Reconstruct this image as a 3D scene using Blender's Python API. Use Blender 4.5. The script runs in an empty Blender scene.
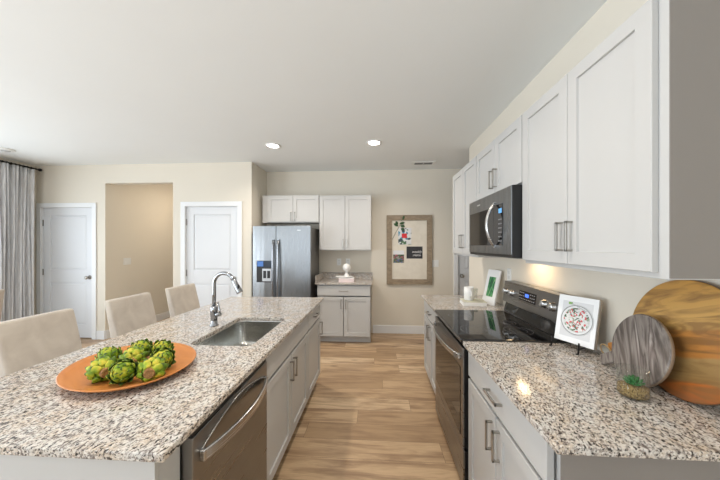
import bpy, bmesh, math, random
from mathutils import Vector, Matrix
random.seed(7)
S = bpy.context.scene
COL = S.collection
PI = math.pi
R = math.radians

# ------------------------------------------------------------------ camera, world, lights, exposure
F_PX = 276.0
cam_d = bpy.data.cameras.new('camera'); cam = bpy.data.objects.new('camera', cam_d); COL.objects.link(cam)
cam_d.sensor_width = 36; cam_d.lens = F_PX/720*36; cam_d.shift_y = 5.5/720
cam_d.clip_start = .02
cam.location = (0, 0, 1.474)
cam.rotation_euler = (R(90), 0, math.atan(17/F_PX))
S.camera = cam

S.view_settings.view_transform = 'Standard'; S.view_settings.look = 'None'
S.view_settings.gamma = 1; S.view_settings.use_curve_mapping = False
S.view_settings.exposure = 0.16

world = bpy.data.worlds.new('world'); S.world = world; world.use_nodes = True
world.node_tree.nodes['Background'].inputs[0].default_value = (.78, .88, 1, 1)
world.node_tree.nodes['Background'].inputs[1].default_value = 1.3

def area(name, loc, rot, sx, sy, power, color=(1, 1, 1), spread=180):
    l = bpy.data.lights.new(name, 'AREA'); l.shape = 'RECTANGLE'; l.size = sx; l.size_y = sy
    l.energy = power; l.color = color; l.spread = R(spread)
    o = bpy.data.objects.new(name, l); COL.objects.link(o); o.location = loc; o.rotation_euler = rot
    return o
# daylight through the left wall windows, plus an added fill behind the camera
area('daylight_left_window', (-5.34, 2.35, 1.35), (0, R(-96), 0), 2.0, 2.0, 40, (.84, .93, 1), 160)
area('daylight_left_slider', (-5.34, -1.3, 1.2), (0, R(-116), 0), 2.0, 2.8, 142, (.84, .93, 1), 150)  # tilted up to brighten the ceiling
area('rear_ceiling_fill', (-2.2, -3.35, 1.5), (R(128), 0, 0), 4.8, 1.8, 52, (.86, .94, 1), 110)  # added lamp behind the camera, aimed up to brighten the ceiling

# ------------------------------------------------------------------ helpers
def strap_rings(pts, h, t):
    pts = [Vector(p) for p in pts]; R_ = []
    for i, p in enumerate(pts):
        d = (pts[min(i+1, len(pts)-1)]-pts[max(i-1, 0)]).normalized(); nrm = Vector((d.y, -d.x, 0)).normalized()*t/2; u = Vector((0, 0, h/2))
        R_.append([p-nrm-u, p+nrm-u, p+nrm+u, p-nrm+u])
    return R_
class MB:
    def __init__(s): s.b = bmesh.new()
    def box(s, x0, x1, y0, y1, z0, z1, M=None, mi=0):
        vs = [s.b.verts.new((x, y, z)) for x in (x0, x1) for y in (y0, y1) for z in (z0, z1)]
        if M is not None:
            for v in vs: v.co = M @ v.co
        for f in ((0,1,3,2),(4,6,7,5),(0,4,5,1),(2,3,7,6),(0,2,6,4),(1,5,7,3)):
            fc = s.b.faces.new([vs[i] for i in f]); fc.material_index = mi
        return s
    def loft(s, rings, cap0=True, cap1=True, closed=True, mi=0, smooth=True):
        L = [[s.b.verts.new(p) for p in r] for r in rings]
        n = len(L[0])
        for a, b in zip(L, L[1:]):
            for i in range(n if closed else n-1):
                j = (i+1) % n
                f = s.b.faces.new((a[i], a[j], b[j], b[i])); f.smooth = smooth; f.material_index = mi
        if cap0: f = s.b.faces.new(list(reversed(L[0]))); f.material_index = mi
        if cap1: f = s.b.faces.new(L[-1]); f.material_index = mi
        return s
    def lathe(s, prof, c=(0, 0, 0), n=28, M=None, cap0=True, cap1=True, mi=0, sx=1, sy=1):
        rings = []
        for r, z in prof:
            ring = [Vector((r*sx*math.cos(2*PI*k/n), r*sy*math.sin(2*PI*k/n), z)) for k in range(n)]
            if M is not None: ring = [M @ v for v in ring]
            rings.append([v+Vector(c) for v in ring])
        return s.loft(rings, cap0, cap1, mi=mi)
    def tube(s, pts, r, n=10, rf=None, mi=0, flat=None):
        pts = [Vector(p) for p in pts]; rings = []; up = None
        for i, p in enumerate(pts):
            t = (pts[min(i+1, len(pts)-1)]-pts[max(i-1, 0)]).normalized()
            if up is None: up = Vector((0, 0, 1)) if abs(t.z) < .9 else Vector((1, 0, 0))
            a = (up - t*up.dot(t)).normalized(); b = t.cross(a); up = a
            rr = rf(i/(len(pts)-1)) if rf else r
            fa, fb = flat or (1, 1)
            rings.append([p + a*rr*fa*math.cos(2*PI*k/n) + b*rr*fb*math.sin(2*PI*k/n) for k in range(n)])
        return s.loft(rings, mi=mi)
    def cyl(s, p0, p1, r, n=20, mi=0): return s.tube([p0, p1], r, n, mi=mi)
    def prism(s, pts, axis, a0, a1, mi=0):
        def mk(u, v, a):
            return {'x': (a, u, v), 'y': (u, a, v), 'z': (u, v, a)}[axis]
        A = [s.b.verts.new(mk(u, v, a0)) for u, v in pts]; B = [s.b.verts.new(mk(u, v, a1)) for u, v in pts]
        n = len(A)
        for i in range(n):
            f = s.b.faces.new((A[i], A[(i+1) % n], B[(i+1) % n], B[i])); f.material_index = mi
        s.b.faces.new(list(reversed(A))).material_index = mi; s.b.faces.new(B).material_index = mi
        return s
    def sphere(s, c, r, M=None, nu=18, nv=12, sc=(1, 1, 1), mi=0):
        rings = []
        for j in range(nv+1):
            th = PI*j/nv; rr = max(math.sin(th), .002)
            rings.append([Vector((r*sc[0]*rr*math.cos(2*PI*k/nu), r*sc[1]*rr*math.sin(2*PI*k/nu), -r*sc[2]*math.cos(th))) for k in range(nu)])
        if M is not None: rings = [[M @ v for v in q] for q in rings]
        return s.loft([[v+Vector(c) for v in q] for q in rings], mi=mi)
    def build(s, name, mat, parent=None, bevel=0, seg=2, kind=None, recalc=True, smooth=False):
        if recalc: bmesh.ops.recalc_face_normals(s.b, faces=s.b.faces)
        me = bpy.data.meshes.new(name); s.b.to_mesh(me); s.b.free()
        for m in (mat if isinstance(mat, (list, tuple)) else [mat]): me.materials.append(m)
        if smooth:
            for p in me.polygons: p.use_smooth = True
        o = bpy.data.objects.new(name, me); COL.objects.link(o)
        if parent: o.parent = parent
        if bevel:
            b = o.modifiers.new('bevel', 'BEVEL'); b.width = bevel; b.segments = seg; b.limit_method = 'ANGLE'; b.angle_limit = R(40)
            b.harden_normals = False
        if kind: o['kind'] = kind
        return o

def tag(o, label, cat, group=None):
    o['label'] = label; o['category'] = cat
    if group: o['group'] = group
    return o
def thing(name, label, cat, loc=(0, 0, 0), rot=0, group=None):
    o = bpy.data.objects.new(name, None); COL.objects.link(o); o.location = loc
    o.rotation_euler = rot if isinstance(rot, tuple) else (0, 0, rot)
    o.empty_display_size = .1
    return tag(o, label, cat, group)
def copy_tree(o, parent=None):
    c = o.copy(); COL.objects.link(c)
    if parent: c.parent = parent
    for ch in list(o.children): copy_tree(ch, c)
    return c

# ------------------------------------------------------------------ materials
def mat(name, color, rough=.5, metal=0, spec=.5, coat=0, alpha=None, trans=0, ior=1.45, emit=None, estr=0):
    m = bpy.data.materials.new(name); m.use_nodes = True
    b = m.node_tree.nodes['Principled BSDF']
    b.inputs['Base Color'].default_value = (*color, 1); b.inputs['Roughness'].default_value = rough
    b.inputs['Metallic'].default_value = metal; b.inputs['Specular IOR Level'].default_value = spec
    b.inputs['Coat Weight'].default_value = coat; b.inputs['Transmission Weight'].default_value = trans
    b.inputs['IOR'].default_value = ior
    if emit: b.inputs['Emission Color'].default_value = (*emit, 1); b.inputs['Emission Strength'].default_value = estr
    return m
def N(m, t, **kw):
    n = m.node_tree.nodes.new(t)
    for k, v in kw.items():
        if k in n.inputs: n.inputs[k].default_value = v
        else: setattr(n, k, v)
    return n
def bs(m): return m.node_tree.nodes['Principled BSDF']
def ln(m, a, b): m.node_tree.links.new(a, b)
def coords(m, scale=(1, 1, 1), rot=(0, 0, 0), kind='Object'):
    t = N(m, 'ShaderNodeTexCoord'); mp = N(m, 'ShaderNodeMapping'); mp.inputs['Scale'].default_value = scale; mp.inputs['Rotation'].default_value = rot
    ln(m, t.outputs[kind], mp.inputs[0]); return mp.outputs[0]
def rcoords(m, rot, scale):      # rotate first, then stretch
    c = coords(m, (1, 1, 1), rot); mp = N(m, 'ShaderNodeMapping'); mp.inputs['Scale'].default_value = scale; ln(m, c, mp.inputs[0]); return mp.outputs[0]
def ramp(m, src, stops, interp='LINEAR'):
    r = N(m, 'ShaderNodeValToRGB'); e = r.color_ramp; e.interpolation = interp
    while len(e.elements) < len(stops): e.elements.new(.5)
    for el, (p, c) in zip(e.elements, stops): el.position = p; el.color = (*c, 1) if len(c) == 3 else c
    ln(m, src, r.inputs[0]); return r.outputs[0]
def mix(m, fac, a, b, mode='MIX'):
    n = N(m, 'ShaderNodeMix', data_type='RGBA', blend_type=mode)
    for sock, v in ((n.inputs[0], fac), (n.inputs[6], a), (n.inputs[7], b)):
        if isinstance(v, (int, float)): sock.default_value = v
        elif isinstance(v, tuple): sock.default_value = (*v, 1)
        else: ln(m, v, sock)
    return n.outputs[2]
def bump(m, h, strength=.2, dist=.01):
    b = N(m, 'ShaderNodeBump'); b.inputs['Strength'].default_value = strength; b.inputs['Distance'].default_value = dist
    ln(m, h, b.inputs['Height']); ln(m, b.outputs[0], bs(m).inputs['Normal'])

def painted(name, color, rough=.6, var=.03, bumps=.03):
    m = mat(name, color, rough)
    n = N(m, 'ShaderNodeTexNoise', Scale=2.5, Detail=4.0); ln(m, coords(m), n.inputs['Vector'])
    d = tuple(c*(1-var) for c in color)
    ln(m, mix(m, n.outputs[0], d, color), bs(m).inputs['Base Color'])
    if bumps:
        n2 = N(m, 'ShaderNodeTexNoise', Scale=160.0, Detail=2.0); ln(m, coords(m), n2.inputs['Vector'])
        bump(m, n2.outputs[0], bumps, .002)
    return m
M_wall = painted('wall_paint', (.76, .705, .61), .75)
M_ceil = painted('ceiling_paint', (.86, .88, .88), .85)
M_trim = painted('white_trim_paint', (.82, .83, .84), .4, .01, 0)
M_door = painted('white_door_paint', (.74, .755, .78), .4, .01, 0)
M_cab = painted('grey_cabinet_paint', (.53, .525, .515), .38, .02, 0)
M_cabin = painted('side_panel_with_shade', (.24, .22, .205), .5, .02, 0)  # brownish panels, darkened further to stand in for weak light on them
M_kick = mat('dark_kick', (.12, .11, .10), .6)
M_black = mat('black_plastic', (.012, .012, .013), .35)
M_blackgl = mat('black_glass', (.008, .008, .009), .04, spec=.6)
M_white = mat('white_plastic', (.82, .82, .80), .35)
M_nickel = mat('satin_nickel', (.42, .40, .37), .32, 1)
M_chrome = mat('chrome', (.34, .35, .37), .14, 1)
M_iron = mat('black_iron', (.02, .02, .02), .5, .6)

def brushed(name, color, rough, axis_scale, var=.12):
    m = mat(name, color, rough, 1)
    n = N(m, 'ShaderNodeTexNoise', Scale=1.0, Detail=3.0); ln(m, coords(m, axis_scale), n.inputs['Vector'])
    r = ramp(m, n.outputs[0], [(.3, (rough-.05,)*3), (.7, (rough+.07,)*3)]); ln(m, r, bs(m).inputs['Roughness'])
    ln(m, mix(m, n.outputs[0], tuple(c*(1-var) for c in color), color), bs(m).inputs['Base Color'])
    return m
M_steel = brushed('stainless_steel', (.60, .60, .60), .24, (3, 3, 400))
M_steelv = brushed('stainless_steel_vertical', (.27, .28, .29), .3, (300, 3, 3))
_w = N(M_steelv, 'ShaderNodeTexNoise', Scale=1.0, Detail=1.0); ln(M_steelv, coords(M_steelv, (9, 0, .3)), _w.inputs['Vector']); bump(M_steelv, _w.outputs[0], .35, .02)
M_dsteel = brushed('dark_stainless', (.30, .295, .29), .3, (2, 2, 60), .04)
M_sink = brushed('sink_steel', (.58, .58, .56), .2, (4, 300, 4))

def granite(name, base, warm):
    m = mat(name, base, .12, spec=.55)
    def nz(scale, sc, rot, det=4.0, rough=.55):
        n = N(m, 'ShaderNodeTexNoise', Scale=float(scale), Detail=det, Roughness=rough); ln(m, rcoords(m, rot, sc), n.inputs['Vector']); return n.outputs[0]
    c = mix(m, ramp(m, nz(20, (1, .7, 1), (0, 0, R(12))), [(.38, (0, 0, 0)), (.62, (1, 1, 1))]), base, warm)
    c = mix(m, ramp(m, nz(105, (1, .6, 1), (0, 0, R(12))), [(.50, (0, 0, 0)), (.59, (.9, .9, .9))]), c, (.27, .235, .215))
    c = mix(m, ramp(m, nz(170, (1, .7, 1), (.3, .2, 1.0), 3.0), [(.55, (0, 0, 0)), (.62, (1, 1, 1))]), c, (.74, .70, .65))
    c = mix(m, ramp(m, nz(130, (1.1, .55, 1), (0, 0, R(15))), [(.55, (0, 0, 0)), (.60, (1, 1, 1))]), c, (.04, .034, .032))
    c = mix(m, ramp(m, nz(48, (1, .8, 1), (.2, .5, .3), 5.0, .7), [(.56, (0, 0, 0)), (.63, (.8, .8, .8))]), c, (.13, .10, .09))
    v = N(m, 'ShaderNodeTexVoronoi', Scale=85.0); ln(m, coords(m), v.inputs['Vector'])
    c = mix(m, ramp(m, v.outputs[0], [(.12, (1, 1, 1)), (.2, (0, 0, 0))]), c, (.15, .09, .07))
    ln(m, c, bs(m).inputs['Base Color'])
    return m
M_gran = granite('pale_granite', (.63, .61, .58), (.57, .48, .39))

def planks():
    m = mat('oak_vinyl_planks', (.5, .35, .2), .33)
    b = N(m, 'ShaderNodeTexBrick', offset=0.0, squash=1.0)
    b.inputs['Scale'].default_value = 1; b.inputs['Brick Width'].default_value = 1.5; b.inputs['Row Height'].default_value = .19
    b.inputs['Mortar Size'].default_value = .0012; b.inputs['Mortar Smooth'].default_value = .2; b.inputs['Bias'].default_value = 0
    b.inputs['Color1'].default_value = (0, 0, 0, 1); b.inputs['Color2'].default_value = (1, 1, 1, 1); b.inputs['Mortar'].default_value = (.3, .3, .3, 1)
    sx = N(m, 'ShaderNodeSeparateXYZ'); ln(m, coords(m), sx.inputs[0])
    dv = N(m, 'ShaderNodeMath', operation='DIVIDE'); dv.inputs[1].default_value = .19; ln(m, sx.outputs['Y'], dv.inputs[0])
    fl = N(m, 'ShaderNodeMath', operation='FLOOR'); ln(m, dv.outputs[0], fl.inputs[0])
    wn = N(m, 'ShaderNodeTexWhiteNoise', noise_dimensions='1D'); ln(m, fl.outputs[0], wn.inputs['W'])
    ma = N(m, 'ShaderNodeMath', operation='MULTIPLY_ADD'); ma.inputs[1].default_value = 1.5; ln(m, wn.outputs['Value'], ma.inputs[0]); ln(m, sx.outputs['X'], ma.inputs[2])
    cx = N(m, 'ShaderNodeCombineXYZ'); ln(m, ma.outputs[0], cx.inputs['X']); ln(m, sx.outputs['Y'], cx.inputs['Y']); ln(m, cx.outputs[0], b.inputs[0])
    tone = ramp(m, b.outputs['Color'], [(0, (.42, .28, .16)), (.5, (.58, .405, .245)), (1, (.70, .52, .335))])
    add = N(m, 'ShaderNodeVectorMath', operation='ADD')
    mu = N(m, 'ShaderNodeVectorMath', operation='MULTIPLY'); mu.inputs[1].default_value = (7, 13, 0)
    ln(m, b.outputs['Color'], mu.inputs[0]); ln(m, mu.outputs[0], add.inputs[0]); ln(m, coords(m, (1.1, 9, 1)), add.inputs[1])
    n = N(m, 'ShaderNodeTexNoise', Scale=1.6, Detail=6.0, Roughness=.6, Distortion=.6); ln(m, add.outputs[0], n.inputs['Vector'])
    c = mix(m, ramp(m, n.outputs[0], [(.36, (.9, .9, .9)), (.56, (0, 0, 0))]), tone, (.27, .165, .095))
    n2 = N(m, 'ShaderNodeTexNoise', Scale=9.0, Detail=5.0); ln(m, coords(m, (1, 22, 1)), n2.inputs['Vector'])
    c = mix(m, ramp(m, n2.outputs[0], [(.4, (.25, .25, .25)), (.6, (0, 0, 0))]), c, (.27, .17, .10))
    v = N(m, 'ShaderNodeTexVoronoi', Scale=1.0); ln(m, coords(m, (1.3, 3.7, 1)), v.inputs['Vector'])
    c = mix(m, ramp(m, v.outputs[0], [(.03, (.9, .9, .9)), (.1, (0, 0, 0))]), c, (.10, .055, .03))
    c = mix(m, b.outputs['Fac'], c, (.12, .07, .04))
    ln(m, c, bs(m).inputs['Base Color'])
    bump(m, b.outputs['Fac'], .15, -.001)
    return m
M_floor = planks()

def fabric(name, c1, c2, scale=(1, 1, 1), ns=9):
    m = mat(name, c1, .85); bs(m).inputs['Sheen Weight'].default_value = .4
    n = N(m, 'ShaderNodeTexNoise', Scale=float(ns), Detail=6.0, Distortion=.5); ln(m, coords(m, scale), n.inputs['Vector'])
    ln(m, ramp(m, n.outputs[0], [(.35, c1), (.65, c2)]), bs(m).inputs['Base Color'])
    n2 = N(m, 'ShaderNodeTexNoise', Scale=500.0); ln(m, coords(m), n2.inputs['Vector']); bump(m, n2.outputs[0], .15, .002)
    return m
M_chair = fabric('cream_velvet', (.47, .41, .35), (.56, .50, .43))
M_curt = fabric('grey_striated_curtain', (.60, .60, .61), (.84, .84, .85), (14, 14, .8), 6)
M_darkwood = mat('dark_chair_leg_wood', (.07, .045, .03), .4)

def wood(name, stops, scale=(1, 1, 8), rough=.4, rot=(0, 0, 0), ns=2.0, dist=1.5):
    m = mat(name, stops[0][1], rough)
    n = N(m, 'ShaderNodeTexNoise', Scale=float(ns), Detail=6.0, Distortion=float(dist)); ln(m, coords(m, scale, rot), n.inputs['Vector'])
    ln(m, ramp(m, n.outputs[0], stops), bs(m).inputs['Base Color']); return m
M_platter = wood('warm_platter_wood', [(.3, (.50, .175, .04)), (.7, (.60, .235, .06))], (2, 9, 9), .38)
M_frame = wood('weathered_frame_wood', [(.3, (.22, .165, .11)), (.7, (.38, .30, .21))], (4, 4, 14), .6)

# ------------------------------------------------------------------ room shell
H = 2.743
XL, XR, YD, YB = -5.42, 1.19, 4.08, 4.66
def sbox(name, m, *bx, bevel=0):
    mb = MB()
    for b in bx: mb.box(*b)
    return mb.build(name, m, kind='structure', bevel=bevel)
sbox('floor', M_floor, (-5.6, 2.7, -3.7, 7.2, -.06, 0))
sbox('ceiling', M_ceil, (-5.6, 2.7, -3.7, 7.2, H, H+.06))
# left wall with window (y 1.25..3.45) and a wide glazed opening behind the camera line
sbox('wall_left', M_wall, (XL-.14, XL, -3.6, -2.8, 0, H), (XL-.14, XL, .2, 1.25, 0, H), (XL-.14, XL, 3.62, 4.2, 0, H),
     (XL-.14, XL, -2.8, .2, 2.2, H), (XL-.14, XL, 1.25, 3.62, 2.3, H), (XL-.14, XL, 1.25, 3.62, 0, .35))
sbox('wall_rear', M_wall, (XL, XR, -3.6, -3.48, 0, .5), (XL, XR, -3.6, -3.48, 2.5, H), (XL, -4.7, -3.6, -3.48, .5, 2.5), (.3, XR, -3.6, -3.48, .5, 2.5))
sbox('wall_right', M_wall, (XR, XR+.12, -3.6, 3.65, 0, H))
# door wall with door openings and hall opening
D1 = (-5.335, -4.47); OP = (-4.26, -3.147); D2 = (-2.945, -2.115); DT = 2.075
sbox('wall_doors', M_wall, (-5.6, D1[0], YD, YD+.12, 0, H), (D1[0], D1[1], YD, YD+.12, DT, H), (D1[1], OP[0], YD, YD+.12, 0, H),
     (OP[0], OP[1], YD, YD+.12, 2.45, H), (OP[1], D2[0], YD, YD+.12, 0, H), (D2[0], D2[1], YD, YD+.12, DT, H), (D2[1], -1.9, YD, YD+.12, 0, H))
sbox('wall_fridge_side', M_wall, (-2.02, -1.9, YD+.12, YB, 0, H))
D3 = (1.335, 2.10)
sbox('wall_far', M_wall, (-2.02, D3[0], YB, YB+.12, 0, H), (D3[0], D3[1], YB, YB+.12, 2.04, H), (D3[1], 2.7, YB, YB+.12, 0, H))
sbox('wall_passage', M_wall, (2.6, 2.7, 3.6, YB, 0, H), (XR+.12, 2.6, 3.53, 3.65, 0, H))
sbox('wall_hall', M_wall, (OP[0]-.1, OP[0], YD+.12, 7.1, 0, H), (OP[1], OP[1]+.1, YD+.12, 7.1, 0, H), (OP[0], OP[1], 7.0, 7.1, 0, H))
# closets behind the doors so that nothing is open to the sky
sbox('wall_closet', M_wall, (-5.6, -4.36, 4.9, 5.0, 0, H), (-3.04, -2.02, 4.9, 5.0, 0, H), (XL-.14, XL, 4.2, 4.9, 0, H), (1.2, 2.7, 5.3, 5.4, 0, H), (1.1, 1.2, YB+.12, 5.4, 0, H), (2.6, 2.7, YB+.12, 5.4, 0, H))

def baseboard(name, *bx): return sbox(name, M_trim, *bx, bevel=.004)
baseboard('baseboard_far', (-.07, D3[0]-.09, YB-.015, YB, 0, .135))
baseboard('baseboard_doors', (D1[1]+.075, OP[0], YD-.015, YD, 0, .135), (OP[1], D2[0]-.075, YD-.015, YD, 0, .135), (D2[1]+.075, -1.9, YD-.015, YD, 0, .135), (D1[0]-.085, D1[0]-.07, YD-.015, YD, 0, .135))
baseboard('baseboard_hall', (OP[0], OP[0]+.015, YD, 7.0, 0, .135), (OP[1]-.015, OP[1], YD, 7.0, 0, .135))
baseboard('baseboard_left', (XL, XL+.015, .2, 4.06, 0, .135))
baseboard('baseboard_right', (XR, XR+.01, 3.65, 3.66, 0, .135), (XR-.015, XR, 3.22, 3.65, 0, .135))

def room_door(n, x0, x1, y, z1, hinge_left=True, yaw_pull=0, mk=M_nickel):
    w = x1-x0
    d = bpy.data.objects.new('door_%d' % n, None); COL.objects.link(d); d.location = (x0, y, 0); d['kind'] = 'structure'
    g = .004; st = .115; rail = .12
    mb = MB(); T = .035; X0, X1 = g, w-g; Z0, Z1 = .012, z1-g
    cuts = [(.22, .885), (1.09, Z1-.12)]
    mb.box(X0, X0+st, 0.02, .02+T, Z0, Z1); mb.box(X1-st, X1, 0.02, .02+T, Z0, Z1)
    mb.box(X0+st, X1-st, .02, .02+T, Z0, cuts[0][0]); mb.box(X0+st, X1-st, .02, .02+T, cuts[0][1], cuts[1][0]); mb.box(X0+st, X1-st, .02, .02+T, cuts[1][1], Z1)
    for a, b in cuts:
        mb.box(X0+st, X1-st, .032, .02+T-.012, a, b)
        i = .035
        # raised field with sloped moulding
        r0 = [(X0+st+.004, a+.004), (X1-st-.004, a+.004), (X1-st-.004, b-.004), (X0+st+.004, b-.004)]
        r1 = [(X0+st+i, a+i), (X1-st-i, a+i), (X1-st-i, b-i), (X0+st+i, b-i)]
        mb.loft([[(u, .0321, v) for u, v in r0], [(u, .023, v) for u, v in r1]], cap0=False, smooth=False)
    mb.build('panel', M_door, d, bevel=.002)
    c = MB(); cw = .07
    c.box(-cw, 0, -.018, 0.0, 0, z1+cw); c.box(w, w+cw, -.018, 0, 0, z1+cw); c.box(0, w, -.018, 0, z1, z1+cw)
    c.box(-.0, .003, 0, .12, 0, z1); c.box(w-.003, w, 0, .12, 0, z1); c.box(0, w, 0, .12, z1-.003, z1)
    c.build('casing', M_trim, d, bevel=.003)
    hx = .004 if hinge_left else w-.004
    for z in (.25, 1.05, z1-.24):
        MB().box(hx-.008, hx+.008, .006, .0195, z-.05, z+.05).build('hinge', mat_hinge, d, bevel=.002)
    kx = X1-.065 if hinge_left else X0+.065
    k = MB(); Mx = Matrix.Rotation(R(90), 4, 'X')
    k.lathe([(.032, 0), (.032, .006), (.012, .01), (.011, .035), (.022, .042), (.028, .055), (.026, .066), (.012, .072)], (kx, .02, .97), 20, Mx)
    k.build('knob', M_nickel, d)
    return d
mat_hinge = mat('hinge_metal', (.30, .29, .27), .35, 1)
room_door(1, D1[0], D1[1], YD, DT)
room_door(2, D2[0], D2[1], YD, DT)
room_door(3, D3[0], D3[1], YB, 2.04, hinge_left=False)
h = MB().box(OP[1]-.004, OP[1], YD+.02, YD+.055, 2.2, 2.29).build('trim_1', mat_hinge, kind='structure')

# windows
M_pane = bpy.data.materials.new('window_pane'); M_pane.use_nodes = True
_t = M_pane.node_tree; _t.nodes.clear()
_o = _t.nodes.new('ShaderNodeOutputMaterial'); _a = _t.nodes.new('ShaderNodeBsdfTransparent'); _g = _t.nodes.new('ShaderNodeBsdfGlossy'); _g.inputs['Roughness'].default_value = .02
_m = _t.nodes.new('ShaderNodeMixShader'); _m.inputs[0].default_value = .06
_t.links.new(_a.outputs[0], _m.inputs[1]); _t.links.new(_g.outputs[0], _m.inputs[2]); _t.links.new(_m.outputs[0], _o.inputs[0])
def thin_glass(name, tint, fac):
    m = bpy.data.materials.new(name); m.use_nodes = True; t = m.node_tree; t.nodes.clear()
    o = t.nodes.new('ShaderNodeOutputMaterial'); a = t.nodes.new('ShaderNodeBsdfTransparent'); a.inputs[0].default_value = (*tint, 1)
    g = t.nodes.new('ShaderNodeBsdfGlossy'); g.inputs['Roughness'].default_value = .03
    w = t.nodes.new('ShaderNodeLayerWeight'); w.inputs[0].default_value = fac; q = t.nodes.new('ShaderNodeMath'); q.operation = 'MULTIPLY'; q.inputs[1].default_value = .42; t.links.new(w.outputs['Facing'], q.inputs[0]); x = t.nodes.new('ShaderNodeMixShader')
    t.links.new(q.outputs[0], x.inputs[0]); t.links.new(a.outputs[0], x.inputs[1]); t.links.new(g.outputs[0], x.inputs[2]); t.links.new(x.outputs[0], o.inputs[0])
    return m
M_glass = thin_glass('clear_glass', (.95, .965, .96), .22)
def window(n, axis, p, a0, a1, z0, z1, divs):
    w = bpy.data.objects.new('window_%d' % n, None); COL.objects.link(w); w['kind'] = 'structure'
    fr = MB(); f = .05
    def bx(mb, u0, u1, d0, d1, za, zb):
        if axis == 'x': mb.box(p+d0, p+d1, u0, u1, za, zb)
        else: mb.box(u0, u1, p+d0, p+d1, za, zb)
    bx(fr, a0, a0+f, -.1, -.04, z0, z1); bx(fr, a1-f, a1, -.1, -.04, z0, z1); bx(fr, a0+f, a1-f, -.1, -.04, z0, z0+f); bx(fr, a0+f, a1-f, -.1, -.04, z1-f, z1)
    for k in range(1, divs):
        u = a0+(a1-a0)*k/divs; bx(fr, u-.03, u+.03, -.1, -.04, z0+f, z1-f)
    fr.build('window_frame', M_trim, w, bevel=.003)
    g = MB(); bx(g, a0+f, a1-f, -.072, -.068, z0+f, z1-f); g.build('pane', M_pane, w)
    return w
window(1, 'x', XL, 1.25, 3.62, .35, 2.3, 2)
window(2, 'x', XL, -2.8, .2, 0, 2.2, 2)
window(3, 'y', -3.48, -4.7, .3, .5, 2.5, 4)  # unseen windows, added to let light in from behind
# blind in the left window
bl = thing('window_blind', 'white horizontal slat blind in the window at the far left edge', 'blind', (XL-.03, 2.435, 0))
MB().box(-.02, .02, -1.13, 1.13, 2.22, 2.26).build('headrail', M_white, bl)
sl = MB()
for k in range(44):
    z = .42+k*.0405; sl.box(-.02, .02, -1.12, 1.12, -.001, .001, Matrix.Translation((0, 0, z)) @ Matrix.Rotation(R(24), 4, 'Y'))
sl.build('slats', M_white, bl)

# ceiling fittings
def can_light(x, y, label, power=11.5):
    t = thing('recessed_ceiling_light', label, 'light', (x, y, H), 0, 'recessed ceiling lights')
    MB().lathe([(.095, 0), (.095, -.008), (.078, -.012), (.068, -.004), (.068, 0)], n=32, cap0=False, cap1=False).build('trim_ring', M_white, t)
    MB().lathe([(.067, -.001), (.066, -.004), (.001, -.005)], n=32, cap1=True).build('diffuser', mat_lamp, t)
    l = bpy.data.lights.new('lamp', 'AREA'); l.shape = 'DISK'; l.size = .13; l.energy = power; l.color = (1, .90, .78); l.spread = R(145)
    o = bpy.data.objects.new('lamp', l); COL.objects.link(o); o.location = (0, 0, -.014); o.parent = t
mat_lamp = mat('lit_diffuser', (1, 1, 1), .5, emit=(1, .97, .92), estr=14)
can_light(-1.317, 3.428, 'left of the two round recessed ceiling lights, above the fridge side of the island')
can_light(-.037, 3.405, 'right of the two round recessed ceiling lights, above the aisle')
can_light(-.037, 1.12, 'added out-of-view recessed light brightening the floor at the near end of the aisle', 8)  # lamp added out of view to brighten the floor
can_light(-1.317, 1.12, 'added out-of-view recessed light brightening the granite at the near end of the island', 7)  # lamp added out of view to brighten the granite
vt = thing('ceiling_vent', 'small white rectangular air vent in the ceiling near the far wall', 'vent', (.711, 4.30, H))
MB().box(-.18, .18, -.08, .08, -.008, 0).build('vent_frame', M_white, vt, bevel=.003)
v = MB()
for k in range(2):
    for j in range(6):
        v.box(-.135+k*.14, -.005+k*.14, -.045+j*.016, -.038+j*.016, -.0105, -.008)
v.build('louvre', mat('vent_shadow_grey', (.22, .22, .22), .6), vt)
sm = thing('smoke_detector', 'small round white ceiling disc near the curtain', 'smoke detector', (-4.88, 3.34, H))
MB().lathe([(.085, 0), (.085, -.012), (.07, -.022), (.02, -.024)], n=24).build('cover', M_white, sm)
MB().lathe([(.045, -.0225), (.04, -.028), (.001, -.03)], n=20).build('sensor_grille', mat('pale_grey_plastic', (.45, .45, .45), .5), sm)

# ------------------------------------------------------------------ cabinets  (local: x along the front, y into the cabinet, z up)
def shaker(mb, x0, x1, z0, z1, y=0, t=.02, fr=.057, rec=.009):
    """frame and recessed flat panel; front at y, back at y+t"""
    o = [(x0, z0), (x1, z0), (x1, z1), (x0, z1)]
    i = [(x0+fr, z0+fr), (x1-fr, z0+fr), (x1-fr, z1-fr), (x0+fr, z1-fr)]
    e = .0015
    j = [(x0+fr+e, z0+fr+e), (x1-fr-e, z0+fr+e), (x1-fr-e, z1-fr-e), (x0+fr+e, z1-fr-e)]
    e2 = .002
    oo = [(x0+e2, z0+e2), (x1-e2, z0+e2), (x1-e2, z1-e2), (x0+e2, z1-e2)]
    mb.loft([[(u, y+t, v) for u, v in o], [(u, y+e2, v) for u, v in o], [(u, y, v) for u, v in oo], [(u, y, v) for u, v in i], [(u, y+rec, v) for u, v in j]], smooth=False)
    return mb
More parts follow.
